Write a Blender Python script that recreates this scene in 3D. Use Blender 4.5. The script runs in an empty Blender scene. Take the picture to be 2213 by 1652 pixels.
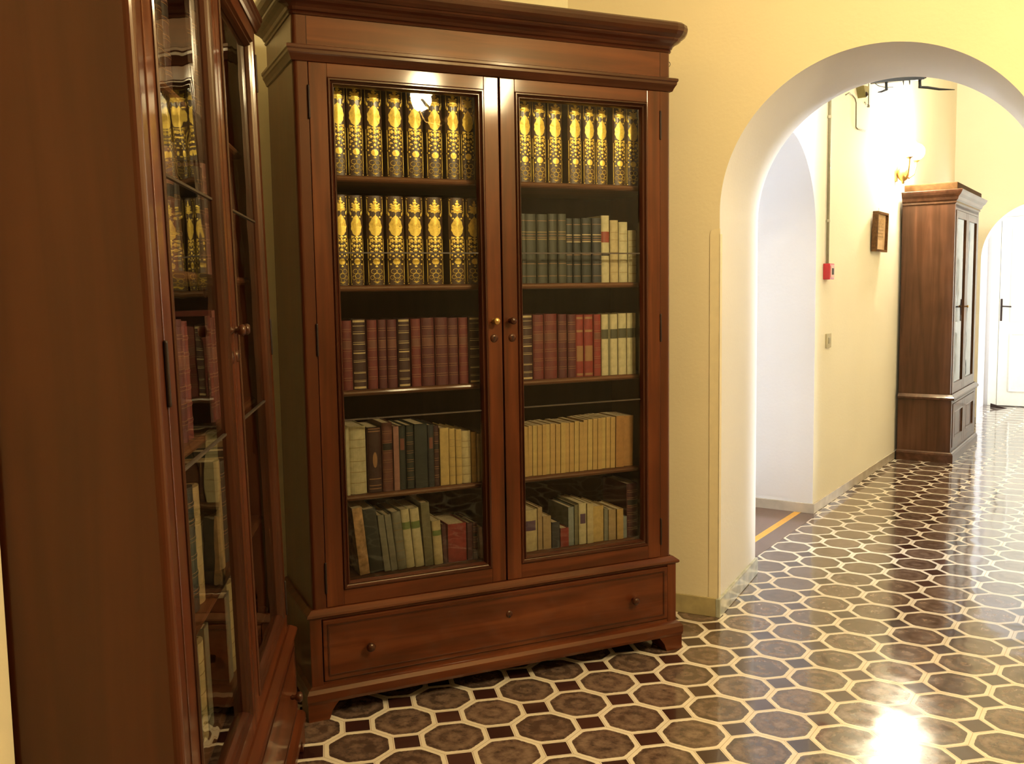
import bpy, bmesh, math, random
from mathutils import Vector, Matrix
random.seed(7)
PI = math.pi
R = math.radians
scene = bpy.context.scene
COL = scene.collection

# ------------------------------------------------------------------ helpers
class MB:
    """collects shapes, links them as ONE mesh object"""
    def __init__(s): s.v = []; s.f = []; s.m = []; s.sm = []
    def add(s, vs, fs, mi=0, smooth=False):
        o = len(s.v); s.v += [tuple(v) for v in vs]
        for f in fs: s.f.append([i + o for i in f]); s.m.append(mi); s.sm.append(smooth)
    def box(s, x0, x1, y0, y1, z0, z1, b=0.0, mi=0):
        if b <= 0:
            s.add([(x0,y0,z0),(x1,y0,z0),(x1,y1,z0),(x0,y1,z0),(x0,y0,z1),(x1,y0,z1),(x1,y1,z1),(x0,y1,z1)],
                  [(0,3,2,1),(4,5,6,7),(0,1,5,4),(1,2,6,5),(2,3,7,6),(3,0,4,7)], mi)
            return
        bm = bmesh.new(); bmesh.ops.create_cube(bm, size=1)
        for v in bm.verts:
            v.co = Vector(((x0+x1)/2+v.co.x*(x1-x0), (y0+y1)/2+v.co.y*(y1-y0), (z0+z1)/2+v.co.z*(z1-z0)))
        b = min(b, .45*min(abs(x1-x0), abs(y1-y0), abs(z1-z0)))
        bmesh.ops.bevel(bm, geom=bm.edges[:], offset=b, segments=2, affect='EDGES', profile=.6)
        bm.verts.index_update()
        s.add([v.co[:] for v in bm.verts], [[v.index for v in f.verts] for f in bm.faces], mi)
        bm.free()
    def prism(s, poly, z0, z1, mi=0, axis='z', smooth=False):
        """poly: list of 2D points; axis z -> (x,y) , axis y -> (x,z) extruded along y, axis x -> (y,z) along x"""
        n = len(poly)
        def P(p, t):
            if axis == 'z': return (p[0], p[1], t)
            if axis == 'y': return (p[0], t, p[1])
            return (t, p[0], p[1])
        vs = [P(p, z0) for p in poly] + [P(p, z1) for p in poly]
        s.add(vs, [tuple(range(n))[::-1], tuple(range(n, 2*n))], mi)
        s.add(vs, [(i, (i+1) % n, n+(i+1) % n, n+i) for i in range(n)], mi, smooth)
    def lathe(s, prof, c=(0,0,0), axis='z', n=20, mi=0):
        vs = []
        for r, h in prof:
            for k in range(n):
                a = 2*PI*k/n; p, q = r*math.cos(a), r*math.sin(a)
                if axis == 'z': vs.append((c[0]+p, c[1]+q, c[2]+h))
                elif axis == 'y': vs.append((c[0]+p, c[1]+h, c[2]+q))
                else: vs.append((c[0]+h, c[1]+p, c[2]+q))
        fs = [(i*n+k, i*n+(k+1) % n, (i+1)*n+(k+1) % n, (i+1)*n+k) for i in range(len(prof)-1) for k in range(n)]
        s.add(vs, fs, mi, True)
        s.add(vs[:n], [tuple(range(n))], mi); s.add(vs[-n:], [tuple(range(n))], mi)
    def tube(s, pts, r, n=8, mi=0):
        pts = [Vector(p) for p in pts]; vs = []; m = len(pts)
        rr = r if isinstance(r, (list, tuple)) else [r]*m
        for i, p in enumerate(pts):
            t = (pts[min(i+1, m-1)]-pts[max(i-1, 0)]).normalized()
            a = t.orthogonal().normalized() if i == 0 else (a - t*a.dot(t)).normalized()
            b = t.cross(a)
            for k in range(n):
                q = p+rr[i]*(a*math.cos(2*PI*k/n)+b*math.sin(2*PI*k/n)); vs.append(q[:])
        fs = [(i*n+k, i*n+(k+1) % n, (i+1)*n+(k+1) % n, (i+1)*n+k) for i in range(m-1) for k in range(n)]
        s.add(vs, fs, mi, True); s.add(vs[:n], [tuple(range(n))], mi); s.add(vs[-n:], [tuple(range(n))], mi)
    def sphere(s, c, r, sx=1, sy=1, sz=1, n=16, mi=0):
        m = n//2
        prof = [(r*math.sin(PI*i/m), -r*math.cos(PI*i/m)) for i in range(m+1)]
        vs = []
        for q, h in prof:
            for k in range(n):
                a = 2*PI*k/n; vs.append((c[0]+sx*q*math.cos(a), c[1]+sy*q*math.sin(a), c[2]+sz*h))
        s.add(vs, [(i*n+k, i*n+(k+1) % n, (i+1)*n+(k+1) % n, (i+1)*n+k) for i in range(m) for k in range(n)], mi, True)
    def wrap(s, prof, W, D, mi=0, rc=0.0):
        """moulding round the two sides and the front of a case; prof = closed loop of (out, z)"""
        n = len(prof); vs = []
        path = [(0,D,-1,0)]
        if rc > 0:
            for k in range(5):
                a = PI*k/8; path.append((rc-rc*math.cos(a), rc-rc*math.sin(a), -math.cos(a), -math.sin(a)))
            for k in range(5):
                a = PI*k/8; path.append((W-rc+rc*math.sin(a), rc-rc*math.cos(a), math.sin(a), -math.cos(a)))
        else:
            path += [(0,0,-1,-1),(W,0,1,-1)]
        path += [(W,D,1,0)]
        for x, y, ox, oy in path:
            for o, z in prof: vs.append((x+ox*o, y+oy*o, z))
        fs = []
        for j in range(len(path)-1):
            for i in range(n): fs.append((j*n+i, j*n+(i+1) % n, (j+1)*n+(i+1) % n, (j+1)*n+i))
        s.add(vs, fs, mi); s.add(vs[:n], [tuple(range(n))], mi); s.add(vs[-n:], [tuple(range(n))], mi)
    def rect_mould(s, x0, x1, z0, z1, prof, mi=(0,0)):
        """mitred bead inside a rectangular opening; prof closed loop of (inset, y); mi=(vertical,horizontal)"""
        n = len(prof); vs = []
        for cx, cz, sx, sz in ((x0,z0,1,1),(x1,z0,-1,1),(x1,z1,-1,-1),(x0,z1,1,-1)):
            for i, y in prof: vs.append((cx+sx*i, y, cz+sz*i))
        for j in range(4):
            k = (j+1) % 4
            s.add([vs[j*n+i] for i in range(n)]+[vs[k*n+i] for i in range(n)],
                  [(i, (i+1) % n, n+(i+1) % n, n+i) for i in range(n)], mi[1] if j in (0,2) else mi[0])
    def build(s, name, mats, parent=None):
        me = bpy.data.meshes.new(name); me.from_pydata(s.v, [], s.f)
        if not isinstance(mats, (list, tuple)): mats = [mats]
        for m in mats: me.materials.append(m)
        me.polygons.foreach_set('material_index', s.m); me.polygons.foreach_set('use_smooth', s.sm)
        bm = bmesh.new(); bm.from_mesh(me); bmesh.ops.recalc_face_normals(bm, faces=bm.faces[:]); bm.to_mesh(me); bm.free()
        o = bpy.data.objects.new(name, me); COL.objects.link(o)
        if parent: o.parent = parent
        return o

def tag(o, label=None, cat=None, group=None, kind=None):
    if label: o['label'] = label
    if cat: o['category'] = cat
    if group: o['group'] = group
    if kind: o['kind'] = kind
    return o
def empty(name, M):
    o = bpy.data.objects.new(name, None); COL.objects.link(o); o.matrix_basis = M; o.empty_display_size = .1
    return o
def frame_matrix(x, y, yaw, z=0.0):
    """local X runs along compass direction yaw (0 = +Y, clockwise), local Y into the wall behind it"""
    return Matrix.Translation((x, y, z)) @ Matrix.Rotation(PI/2-yaw, 4, 'Z')
ORD = ['first','second','third','fourth','fifth','sixth','seventh','eighth','ninth','tenth','eleventh','twelfth','thirteenth',
       'fourteenth','fifteenth','sixteenth','seventeenth','eighteenth','nineteenth','twentieth','twenty-first','twenty-second','twenty-third','twenty-fourth']

# ------------------------------------------------------------------ materials
def nt(name):
    m = bpy.data.materials.new(name); m.use_nodes = True
    t = m.node_tree; b = t.nodes['Principled BSDF']
    return m, t, b
def N(t, ty, **kw):
    n = t.nodes.new(ty)
    for k, v in kw.items(): setattr(n, k, v)
    return n
def ramp(t, fac, stops):
    n = N(t, 'ShaderNodeValToRGB'); e = n.color_ramp.elements
    while len(e) < len(stops): e.new(.5)
    for i, (p, c) in enumerate(stops): e[i].position = p; e[i].color = (*c, 1)
    t.links.new(fac, n.inputs[0]); return n.outputs[0]
def math_n(t, op, a, b=None, c=None):
    n = N(t, 'ShaderNodeMath', operation=op)
    for i, x in enumerate((a, b, c)):
        if x is None: continue
        if isinstance(x, (int, float)): n.inputs[i].default_value = x
        else: t.links.new(x, n.inputs[i])
    return n.outputs[0]
def mixc(t, f, a, b):
    n = N(t, 'ShaderNodeMix', data_type='RGBA')
    for i, x in ((0, f), (6, a), (7, b)):
        if isinstance(x, (int, float)): n.inputs[i].default_value = x
        elif isinstance(x, tuple): n.inputs[i].default_value = (*x, 1)
        else: t.links.new(x, n.inputs[i])
    return n.outputs[2]
def plain(name, col, rough=.5, metal=0.0, bump=0.0, var=.12, scale=30, coat=0.0):
    m, t, b = nt(name)
    tc = N(t, 'ShaderNodeTexCoord'); no = N(t, 'ShaderNodeTexNoise'); no.inputs['Scale'].default_value = scale
    no.inputs['Detail'].default_value = 4; t.links.new(tc.outputs['Object'], no.inputs['Vector'])
    c = ramp(t, no.outputs[0], [(.3, tuple(x*(1-var) for x in col)), (.7, tuple(min(1, x*(1+var)) for x in col))])
    t.links.new(c, b.inputs['Base Color'])
    b.inputs['Roughness'].default_value = rough; b.inputs['Metallic'].default_value = metal
    b.inputs['Coat Weight'].default_value = coat; b.inputs['Coat Roughness'].default_value = .15
    if bump:
        bp = N(t, 'ShaderNodeBump'); bp.inputs['Strength'].default_value = bump; bp.inputs['Distance'].default_value = .002
        t.links.new(no.outputs[0], bp.inputs['Height']); t.links.new(bp.outputs[0], b.inputs['Normal'])
    return m
def wood(name, dark, mid, light, grain='z', rough=.3, coat=.35, k=1.0):
    m, t, b = nt(name)
    tc = N(t, 'ShaderNodeTexCoord'); mp = N(t, 'ShaderNodeMapping')
    mp.inputs['Scale'].default_value = {'z': (26*k, 26*k, 1.6*k), 'x': (1.6*k, 26*k, 26*k)}[grain]
    t.links.new(tc.outputs['Object'], mp.inputs['Vector'])
    n1 = N(t, 'ShaderNodeTexNoise'); n1.inputs['Scale'].default_value = 1.0; n1.inputs['Detail'].default_value = 6; n1.inputs['Distortion'].default_value = .6
    t.links.new(mp.outputs[0], n1.inputs['Vector'])
    n2 = N(t, 'ShaderNodeTexNoise'); n2.inputs['Scale'].default_value = 2.3; n2.inputs['Detail'].default_value = 3
    t.links.new(tc.outputs['Object'], n2.inputs['Vector'])
    f = math_n(t, 'ADD', math_n(t, 'MULTIPLY', n1.outputs[0], .62), math_n(t, 'MULTIPLY', n2.outputs[0], .38))
    c = ramp(t, f, [(.32, dark), (.5, mid), (.68, light)])
    t.links.new(c, b.inputs['Base Color'])
    t.links.new(math_n(t, 'MULTIPLY_ADD', n2.outputs[0], .18, rough-.02), b.inputs['Roughness'])
    b.inputs['Coat Weight'].default_value = coat*1.2; b.inputs['Coat Roughness'].default_value = .09; b.inputs['Coat Tint'].default_value = (1, .93, .82, 1); b.inputs['Specular IOR Level'].default_value = .30; b.inputs['Specular Tint'].default_value = (1, .78, .5, 1)
    bp = N(t, 'ShaderNodeBump'); bp.inputs['Strength'].default_value = .12; bp.inputs['Distance'].default_value = .0015
    t.links.new(n1.outputs[0], bp.inputs['Height']); t.links.new(bp.outputs[0], b.inputs['Normal'])
    return m
def emit(name, col, s):
    m = bpy.data.materials.new(name); m.use_nodes = True; t = m.node_tree
    b = t.nodes['Principled BSDF']; b.inputs['Base Color'].default_value = (1, .95, .85, 1)
    b.inputs['Emission Color'].default_value = (*col, 1); b.inputs['Emission Strength'].default_value = s
    return m
def glass(name, tint=(.97, .97, .95), bump=.25):
    m = bpy.data.materials.new(name); m.use_nodes = True; t = m.node_tree; t.nodes.clear()
    out = N(t, 'ShaderNodeOutputMaterial'); mx = N(t, 'ShaderNodeMixShader'); tr = N(t, 'ShaderNodeBsdfTransparent'); gl = N(t, 'ShaderNodeBsdfGlossy')
    fr = N(t, 'ShaderNodeFresnel'); fr.inputs['IOR'].default_value = 1.42
    tr.inputs['Color'].default_value = (*tint, 1); gl.inputs['Roughness'].default_value = .015; gl.inputs['Color'].default_value = (1, 1, 1, 1)
    tc = N(t, 'ShaderNodeTexCoord'); no = N(t, 'ShaderNodeTexNoise'); no.inputs['Scale'].default_value = 3.5; no.inputs['Detail'].default_value = 2
    t.links.new(tc.outputs['Object'], no.inputs['Vector'])
    bp = N(t, 'ShaderNodeBump'); bp.inputs['Strength'].default_value = bump; bp.inputs['Distance'].default_value = .01
    t.links.new(no.outputs[0], bp.inputs['Height']); t.links.new(bp.outputs[0], gl.inputs['Normal'])
    t.links.new(fr.outputs[0], mx.inputs[0]); t.links.new(tr.outputs[0], mx.inputs[1]); t.links.new(gl.outputs[0], mx.inputs[2])
    t.links.new(mx.outputs[0], out.inputs[0]); return m

WD, WM, WL = (.034, .0070, .0026), (.082, .0180, .0062), (.140, .037, .0120)
M = {}
M['wz'] = wood('walnut_upright', WD, WM, WL, 'z')
M['wx'] = wood('walnut_level', WD, WM, WL, 'x')
M['wside'] = wood('walnut_side_veneer', (.045,.0100,.0045), (.066,.0150,.0058), (.090,.0215,.0080), 'z', k=.7)
M['wdark'] = wood('walnut_moulding', (.018,.0038,.002), (.042,.0095,.0045), (.075,.019,.009), 'x', rough=.26)
M['wdarkz'] = wood('walnut_moulding_upright', (.018,.0038,.002), (.042,.0095,.0045), (.075,.019,.009), 'z', rough=.26)
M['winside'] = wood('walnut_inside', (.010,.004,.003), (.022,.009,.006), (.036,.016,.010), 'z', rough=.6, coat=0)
M['shelf'] = wood('shelf_wood', (.06,.022,.010), (.12,.048,.022), (.18,.08,.036), 'x', rough=.4, coat=.1)
M['cz'] = wood('cupboard_upright', (.034,.013,.008), (.075,.031,.018), (.125,.056,.033), 'z', rough=.35, coat=.25, k=.8)
M['cx'] = wood('cupboard_level', (.034,.013,.008), (.075,.031,.018), (.125,.056,.033), 'x', rough=.35, coat=.25, k=.8)
M['ctop'] = wood('cupboard_raw_top', (.035,.014,.004), (.055,.024,.007), (.08,.038,.012), 'x', rough=.7, coat=0)
M['glass'] = glass('old_window_glass')
M['glassflat'] = glass('cupboard_glass', bump=.08)
M['iron'] = plain('dark_iron', (.035,.02,.015), .5, .6)
M['black'] = plain('black_paint', (.012,.011,.010), .5)
M['slot'] = plain('dark_gap', (.008,.004,.003), .8)
M['brass'] = plain('old_brass', (.55,.34,.12), .3, .9)
M['gold'] = plain('gilt', (.90,.62,.11), .38, .35, var=.2, scale=120)
M['lead'] = plain('lead_strip', (.06,.042,.028), .5, .2)

def wall_mat(name, c, rough=.85):
    m, t, b = nt(name)
    tc = N(t, 'ShaderNodeTexCoord'); n = N(t, 'ShaderNodeTexNoise'); n.inputs['Scale'].default_value = 1.4; n.inputs['Detail'].default_value = 5
    n2 = N(t, 'ShaderNodeTexNoise'); n2.inputs['Scale'].default_value = 60; n2.inputs['Detail'].default_value = 3
    t.links.new(tc.outputs['Object'], n.inputs['Vector']); t.links.new(tc.outputs['Object'], n2.inputs['Vector'])
    t.links.new(ramp(t, n.outputs[0], [(.3, tuple(x*.95 for x in c)), (.7, c)]), b.inputs['Base Color'])
    b.inputs['Roughness'].default_value = rough
    bp = N(t, 'ShaderNodeBump'); bp.inputs['Strength'].default_value = .25; bp.inputs['Distance'].default_value = .003
    t.links.new(n2.outputs[0], bp.inputs['Height']); t.links.new(bp.outputs[0], b.inputs['Normal'])
    return m
M['yellow'] = wall_mat('pale_yellow_plaster', (.80, .69, .47))
M['cream'] = wall_mat('cream_plaster', (.85, .79, .64))
M['white'] = wall_mat('white_plaster', (.82, .80, .81))
M['grey'] = wall_mat('greyish_plaster', (.78, .71, .49))
M['tanwall'] = wall_mat('darkened_tan_plaster', (.42, .35, .24))  # for the unseen walls, darkened to cut the haze reflected in the bookcase glass
M['ceil'] = wall_mat('ceiling_paint', (.78, .72, .58))
M['guard'] = plain('guard_plastic', (.82,.70,.46), .45, var=.03)
M['skirt'] = plain('olive_skirting_tile', (.42,.34,.17), .22, var=.15, scale=20, coat=.3)
M['skirt2'] = plain('pale_skirting_tile', (.52,.45,.36), .2, var=.12, scale=12, coat=.3)
M['skirt3'] = plain('greygreen_skirting_tile', (.42,.42,.33), .1, var=.3, scale=14, coat=.6)

def tile_floor():
    m, t, b = nt('octagon_tiles')
    tc = N(t, 'ShaderNodeTexCoord'); sp = N(t, 'ShaderNodeSeparateXYZ'); t.links.new(tc.outputs['Object'], sp.inputs[0])
    X = math_n(t, 'DIVIDE', sp.outputs[0], .2); Y = math_n(t, 'DIVIDE', sp.outputs[1], .2)
    ax = math_n(t, 'ABSOLUTE', math_n(t, 'SUBTRACT', math_n(t, 'FRACT', math_n(t, 'ADD', X, .5)), .5))
    ay = math_n(t, 'ABSOLUTE', math_n(t, 'SUBTRACT', math_n(t, 'FRACT', math_n(t, 'ADD', Y, .5)), .5))
    d1 = math_n(t, 'ADD', ax, ay)
    isq = math_n(t, 'LESS_THAN', d1, .262)
    grout = math_n(t, 'MULTIPLY', math_n(t, 'LESS_THAN', d1, .293), math_n(t, 'GREATER_THAN', d1, .284))
    ox = math_n(t, 'SUBTRACT', .5, ax); oy = math_n(t, 'SUBTRACT', .5, ay)
    od = math_n(t, 'MULTIPLY', math_n(t, 'ADD', ox, oy), .70711)
    mx = math_n(t, 'SMOOTH_MAX', math_n(t, 'SMOOTH_MAX', ox, oy, .05), od, .05)
    w = N(t, 'ShaderNodeTexNoise'); w.inputs['Scale'].default_value = 90; t.links.new(tc.outputs['Object'], w.inputs['Vector'])
    mxw = math_n(t, 'ADD', mx, math_n(t, 'MULTIPLY', math_n(t, 'SUBTRACT', w.outputs[0], .5), .02))
    ioc = math_n(t, 'LESS_THAN', mxw, .436)
    # joint between neighbouring octagons
    jl = math_n(t, 'MULTIPLY', math_n(t, 'LESS_THAN', math_n(t, 'MINIMUM', ax, ay), .0045), math_n(t, 'GREATER_THAN', d1, .293))
    # per tile random
    cb = N(t, 'ShaderNodeCombineXYZ'); t.links.new(math_n(t, 'FLOOR', X), cb.inputs[0]); t.links.new(math_n(t, 'FLOOR', Y), cb.inputs[1])
    wn = N(t, 'ShaderNodeTexWhiteNoise', noise_dimensions='2D'); t.links.new(cb.outputs[0], wn.inputs['Vector'])
    cb2 = N(t, 'ShaderNodeCombineXYZ'); t.links.new(math_n(t, 'FLOOR', math_n(t, 'ADD', X, .5)), cb2.inputs[0]); t.links.new(math_n(t, 'FLOOR', math_n(t, 'ADD', Y, .5)), cb2.inputs[1])
    wn2 = N(t, 'ShaderNodeTexWhiteNoise', noise_dimensions='2D'); t.links.new(cb2.outputs[0], wn2.inputs['Vector'])
    # mottled brown glaze with a ring figure
    n1 = N(t, 'ShaderNodeTexNoise'); n1.inputs['Scale'].default_value = 55; n1.inputs['Detail'].default_value = 5; n1.inputs['Roughness'].default_value = .7
    t.links.new(tc.outputs['Object'], n1.inputs['Vector'])
    n3 = N(t, 'ShaderNodeTexNoise'); n3.inputs['Scale'].default_value = 16; n3.inputs['Detail'].default_value = 3; t.links.new(tc.outputs['Object'], n3.inputs['Vector'])
    rad = math_n(t, 'SQRT', math_n(t, 'ADD', math_n(t, 'POWER', ox, 2), math_n(t, 'POWER', oy, 2)))
    ring = math_n(t, 'MULTIPLY', math_n(t, 'SINE', math_n(t, 'MULTIPLY', rad, 26)), .07)
    f = math_n(t, 'ADD', math_n(t, 'ADD', math_n(t, 'MULTIPLY', n1.outputs[0], .6), math_n(t, 'MULTIPLY', n3.outputs[0], .4)), ring)
    f = math_n(t, 'ADD', f, math_n(t, 'MULTIPLY', math_n(t, 'SUBTRACT', wn.outputs[0], .5), .12))
    br = ramp(t, f, [(.33, (.045,.025,.019)), (.5, (.120,.074,.054)), (.68, (.22,.145,.105))])
    sq = mixc(t, wn2.outputs[0], (.022,.006,.006), (.055,.020,.016))
    crm = mixc(t, n3.outputs[0], (.70,.60,.48), (.84,.76,.63))
    c = mixc(t, ioc, crm, br); c = mixc(t, jl, c, (.44,.33,.21)); c = mixc(t, grout, c, (.30,.20,.12)); c = mixc(t, isq, c, sq)
    t.links.new(c, b.inputs['Base Color'])
    b.inputs['Roughness'].default_value = .16
    t.links.new(math_n(t, 'MULTIPLY_ADD', n3.outputs[0], .12, .08), b.inputs['Roughness'])
    b.inputs['Coat Weight'].default_value = .5; b.inputs['Coat Roughness'].default_value = .05
    n4 = N(t, 'ShaderNodeTexNoise'); n4.inputs['Scale'].default_value = 7; n4.inputs['Detail'].default_value = 1; t.links.new(tc.outputs['Object'], n4.inputs['Vector'])
    h = math_n(t, 'ADD', math_n(t, 'MULTIPLY', math_n(t, 'MAXIMUM', jl, grout), -.35), math_n(t, 'MULTIPLY', n4.outputs[0], 1.3))
    bp = N(t, 'ShaderNodeBump'); bp.inputs['Strength'].default_value = .6; bp.inputs['Distance'].default_value = .0022
    t.links.new(h, bp.inputs['Height']); t.links.new(bp.outputs[0], b.inputs['Normal']); t.links.new(bp.outputs[0], b.inputs['Coat Normal'])
    return m
M['tiles'] = tile_floor()
M['plainfloor'] = plain('dark_plain_tile', (.12,.065,.048), .2, var=.25, scale=5, coat=.4)
M['purplefloor'] = plain('maroon_plain_tile', (.17,.085,.06), .2, var=.25, scale=5, coat=.4)
M['yline'] = plain('yellow_line', (.80,.42,.06), .35, var=.1)

# ------------------------------------------------------------------ camera
f_px, pitch, roll, cam_h = 2054.6, .0948630, -.0161655, 1.33329
r0 = Vector((1, 0, 0)); fw = Vector((0, math.cos(pitch), -math.sin(pitch))); u0 = Vector((0, math.sin(pitch), math.cos(pitch)))
cr = math.cos(roll)*r0+math.sin(roll)*u0; cu = -math.sin(roll)*r0+math.cos(roll)*u0
cd = bpy.data.cameras.new('camera'); cam = bpy.data.objects.new('camera', cd); COL.objects.link(cam)
mw = Matrix((( cr.x, cu.x, -fw.x, 0), (cr.y, cu.y, -fw.y, 0), (cr.z, cu.z, -fw.z, cam_h), (0, 0, 0, 1)))
cam.matrix_world = mw
cd.sensor_fit = 'HORIZONTAL'; cd.sensor_width = 36; cd.lens = 36*f_px/2213; cd.clip_start = .02; cd.clip_end = 60
scene.camera = cam

# ------------------------------------------------------------------ setting
def D2(yaw): return Vector((math.sin(yaw), math.cos(yaw)))
AX, AY, AYAW = .834, 3.757, R(117.3)
LX, LY, LYAW = 1.76, 5.508, R(34.0)
WX, WY, WYAW = 4.25, 9.2, R(124.0)
MX, MY_, MYAW = -.63533, 2.89512, 1.1458955
H = 3.4
def struct(o): o['kind'] = 'structure'; return o

# floor: local X/Y follow the tile lattice, origin on a dark square
th = .593867
fl = MB(); fl.add([(-8,-7,0),(8,-7,0),(8,13,0),(-8,13,0)], [(0,1,2,3)])
fo = struct(fl.build('floor', M['tiles']))
fo.matrix_basis = Matrix.Translation((-.384428, 3.000081, 0)) @ Matrix.Rotation(-th, 4, 'Z')
ce = MB(); ce.box(-5, 9, -4, 14, H, H+.1); struct(ce.build('ceiling', M['ceil']))

def arch_wall(name, x, y, yaw, ua, ub, u0, u1, zs, thick, h, mats, zarch=None):
    """wall in its own frame (X along the wall, Y away from the viewer) with an arched opening"""
    c = (u0+u1)/2; rad = (u1-u0)/2; n = 128
    arc = [(c-rad*math.cos(PI*k/n), zs+rad*math.sin(PI*k/n)) for k in range(n+1)]
    mb = MB()
    for yy in (0, thick):
        P = lambda a: (a[0], yy, a[1])
        mb.add([P(a) for a in ((ua,0),(u0,0),(u0,zs),(ua,zs))], [(0,1,2,3)]); mb.add([P(a) for a in ((u1,0),(ub,0),(ub,zs),(u1,zs))], [(0,1,2,3)])
        mb.add([P(a) for a in ((ua,zs),(u0,zs),(u0,h),(ua,h))], [(0,1,2,3)]); mb.add([P(a) for a in ((u1,zs),(ub,zs),(ub,h),(u1,h))], [(0,1,2,3)])
        for k in range(n): mb.add([P(arc[k]), P(arc[k+1]), P((arc[k+1][0], h)), P((arc[k][0], h))], [(0,1,2,3)])
    loop = [(u0, 0)]+arc+[(u1, 0)]
    for k in range(len(loop)-1):
        a, b_ = loop[k], loop[k+1]
        mb.add([(a[0],0,a[1]),(b_[0],0,b_[1]),(b_[0],thick,b_[1]),(a[0],thick,a[1])], [(0,1,2,3)], 1, True)
    for u in (ua, ub): mb.add([(u,0,0),(u,thick,0),(u,thick,h),(u,0,h)], [(0,1,2,3)])
    mb.add([(ua,0,h),(ub,0,h),(ub,thick,h),(ua,thick,h)], [(0,1,2,3)])
    me_o = mb.build(name, mats); me_o.matrix_basis = frame_matrix(x, y, yaw)
    return struct(me_o)
# local Y of frame_matrix(yaw) points to -N = away from the viewer for these walls
arch_wall('wall_front', AX, AY, AYAW, -.66, 3.05, -.012, 1.135, 1.625, .65, H, [M['yellow'], M['white']])

def wall_box(name, x, y, yaw, u0, u1, d0, d1, z0, z1, mat):
    mb = MB(); mb.box(u0, u1, d0, d1, z0, z1); o = mb.build(name, mat); o.matrix_basis = frame_matrix(x, y, yaw); return struct(o)
# corridor, left side: arched recess beside the big arch, then plain wall
arch_wall('wall_corridor_left', LX, LY, LYAW, -1.18, 4.8, -1.13, 0.0, 1.60, .60, H, [M['cream'], M['white']])
wall_box('wall_recess_back', LX, LY, LYAW, -2.3, 1.2, 1.6, 1.7, 0, H, M['white'])
wall_box('wall_recess_side', LX, LY, LYAW, .55, .6, .6, 1.7, 0, H, M['white'])
# end of the corridor: wall with a second arch
arch_wall('wall_corridor_end', WX, WY, WYAW, -.02, 3.2, .25, 1.30, 1.565, .16, H, [M['cream'], M['white']])
# corridor, right side with tall window next to the arch
def to_world(x, y, yaw, u, d): 
    v = Vector((x, y))+D2(yaw)*u; n = Vector((-math.cos(yaw), math.sin(yaw)))  # +Y local
    return v+n*d
RD = -1.75
def corr_right(u0, u1, z0, z1, name='wall_corridor_right'): return wall_box(name, LX, LY, LYAW, u0, u1, RD-.3, RD, z0, z1, M['cream'])
corr_right(-1.17, -1.02, 0, H); corr_right(-.42, 4.5, 0, H); corr_right(-1.02, -.42, 2.45, H); corr_right(-1.02, -.42, 0, .08)
# window in that wall
wb = MB()
for a, b_ in ((-1.02,-.98),(-.46,-.42)): wb.box(a, b_, RD-.16, RD-.11, .08, 2.45, .006)
for a in (.08, .86, 1.64, 2.4): wb.box(-1.02, -.42, RD-.155, RD-.115, a, a+.05, .005)
wo = wb.build('window_1', M['white']); wo.matrix_basis = frame_matrix(LX, LY, LYAW); struct(wo)
wg = MB(); wg.add([(-1.0,RD-.135,.1),(-.44,RD-.135,.1),(-.44,RD-.135,2.42),(-1.0,RD-.135,2.42)], [(0,1,2,3)]); g_ = wg.build('window_pane', M['glassflat'], wo)
# space behind the second arch
wall_box('wall_lobby_back', WX, WY, WYAW, -1.2, 3.2, 1.578, 1.68, 0, H, M['white'])
wall_box('wall_lobby_left', WX, WY, WYAW, -.05, .10, .16, 1.578, 0, H, M['white'])
wall_box('wall_lobby_right', WX, WY, WYAW, 2.4, 2.5, .16, 1.578, 0, H, M['white'])
# walls of the front room
wall_box('wall_corner', MX, MY_, MYAW, -1.6, 1.318, .69, .79, 0, H, M['grey'])
LBX, LBY, LBYAW = -.4935, 1.3737, -.1248
wall_box('wall_left', LBX, LBY, LBYAW, -.02, 2.6, .45, .55, 0, H, M['yellow'])
wall_box('wall_left_pier', LBX, LBY, LBYAW, -3.4, -.012, .245, .55, 0, H, M['yellow'])
wall_box('wall_right', 3.2, 0, 0, -3, 3.2, -.1, 0, 0, H, M['tanwall'])
bpy.data.objects['wall_right'].matrix_basis = Matrix.Translation((3.25, 0, 0)) @ Matrix.Rotation(PI/2, 4, 'Z')
o = bpy.data.objects['wall_right']
wall_box('wall_back', -1.5, -2.0, R(90), -.2, 5.0, -.1, 0, 0, H, M['tanwall'])

# skirtings
def skirt(name, x, y, yaw, u0, u1, h, mat, t=.010, d=0.0):
    mb = MB(); mb.box(u0, u1, d-t, d, 0, h, .003); o = mb.build(name, mat); o.matrix_basis = frame_matrix(x, y, yaw); return struct(o)
skirt('baseboard_front', AX, AY, AYAW, -.72, -.012, .078, M['skirt'])
skirt('baseboard_corridor_left', LX, LY, LYAW, 0.0, 4.44, .060, M['skirt2'])
mb = MB(); mb.box(-.022, -.002, -.012, .66, 0, .078, .004); o = mb.build('baseboard_jamb', M['skirt3']); o.matrix_basis = frame_matrix(AX, AY, AYAW); o.location += Vector((*(D2(AYAW)*.002), 0)); struct(o)
mb = MB(); mb.box(-.01, 0.0, -.012, .60, 0, .060, .003); o = mb.build('baseboard_recess', M['skirt2']); o.matrix_basis = frame_matrix(LX, LY, LYAW); struct(o)
skirt('baseboard_corridor_end', WX, WY, WYAW, 0.0, .25, .06, M['skirt2'])
skirt('baseboard_corner', MX, MY_, MYAW, -1.2, 1.1, .078, M['skirt'], d=.69)
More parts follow.
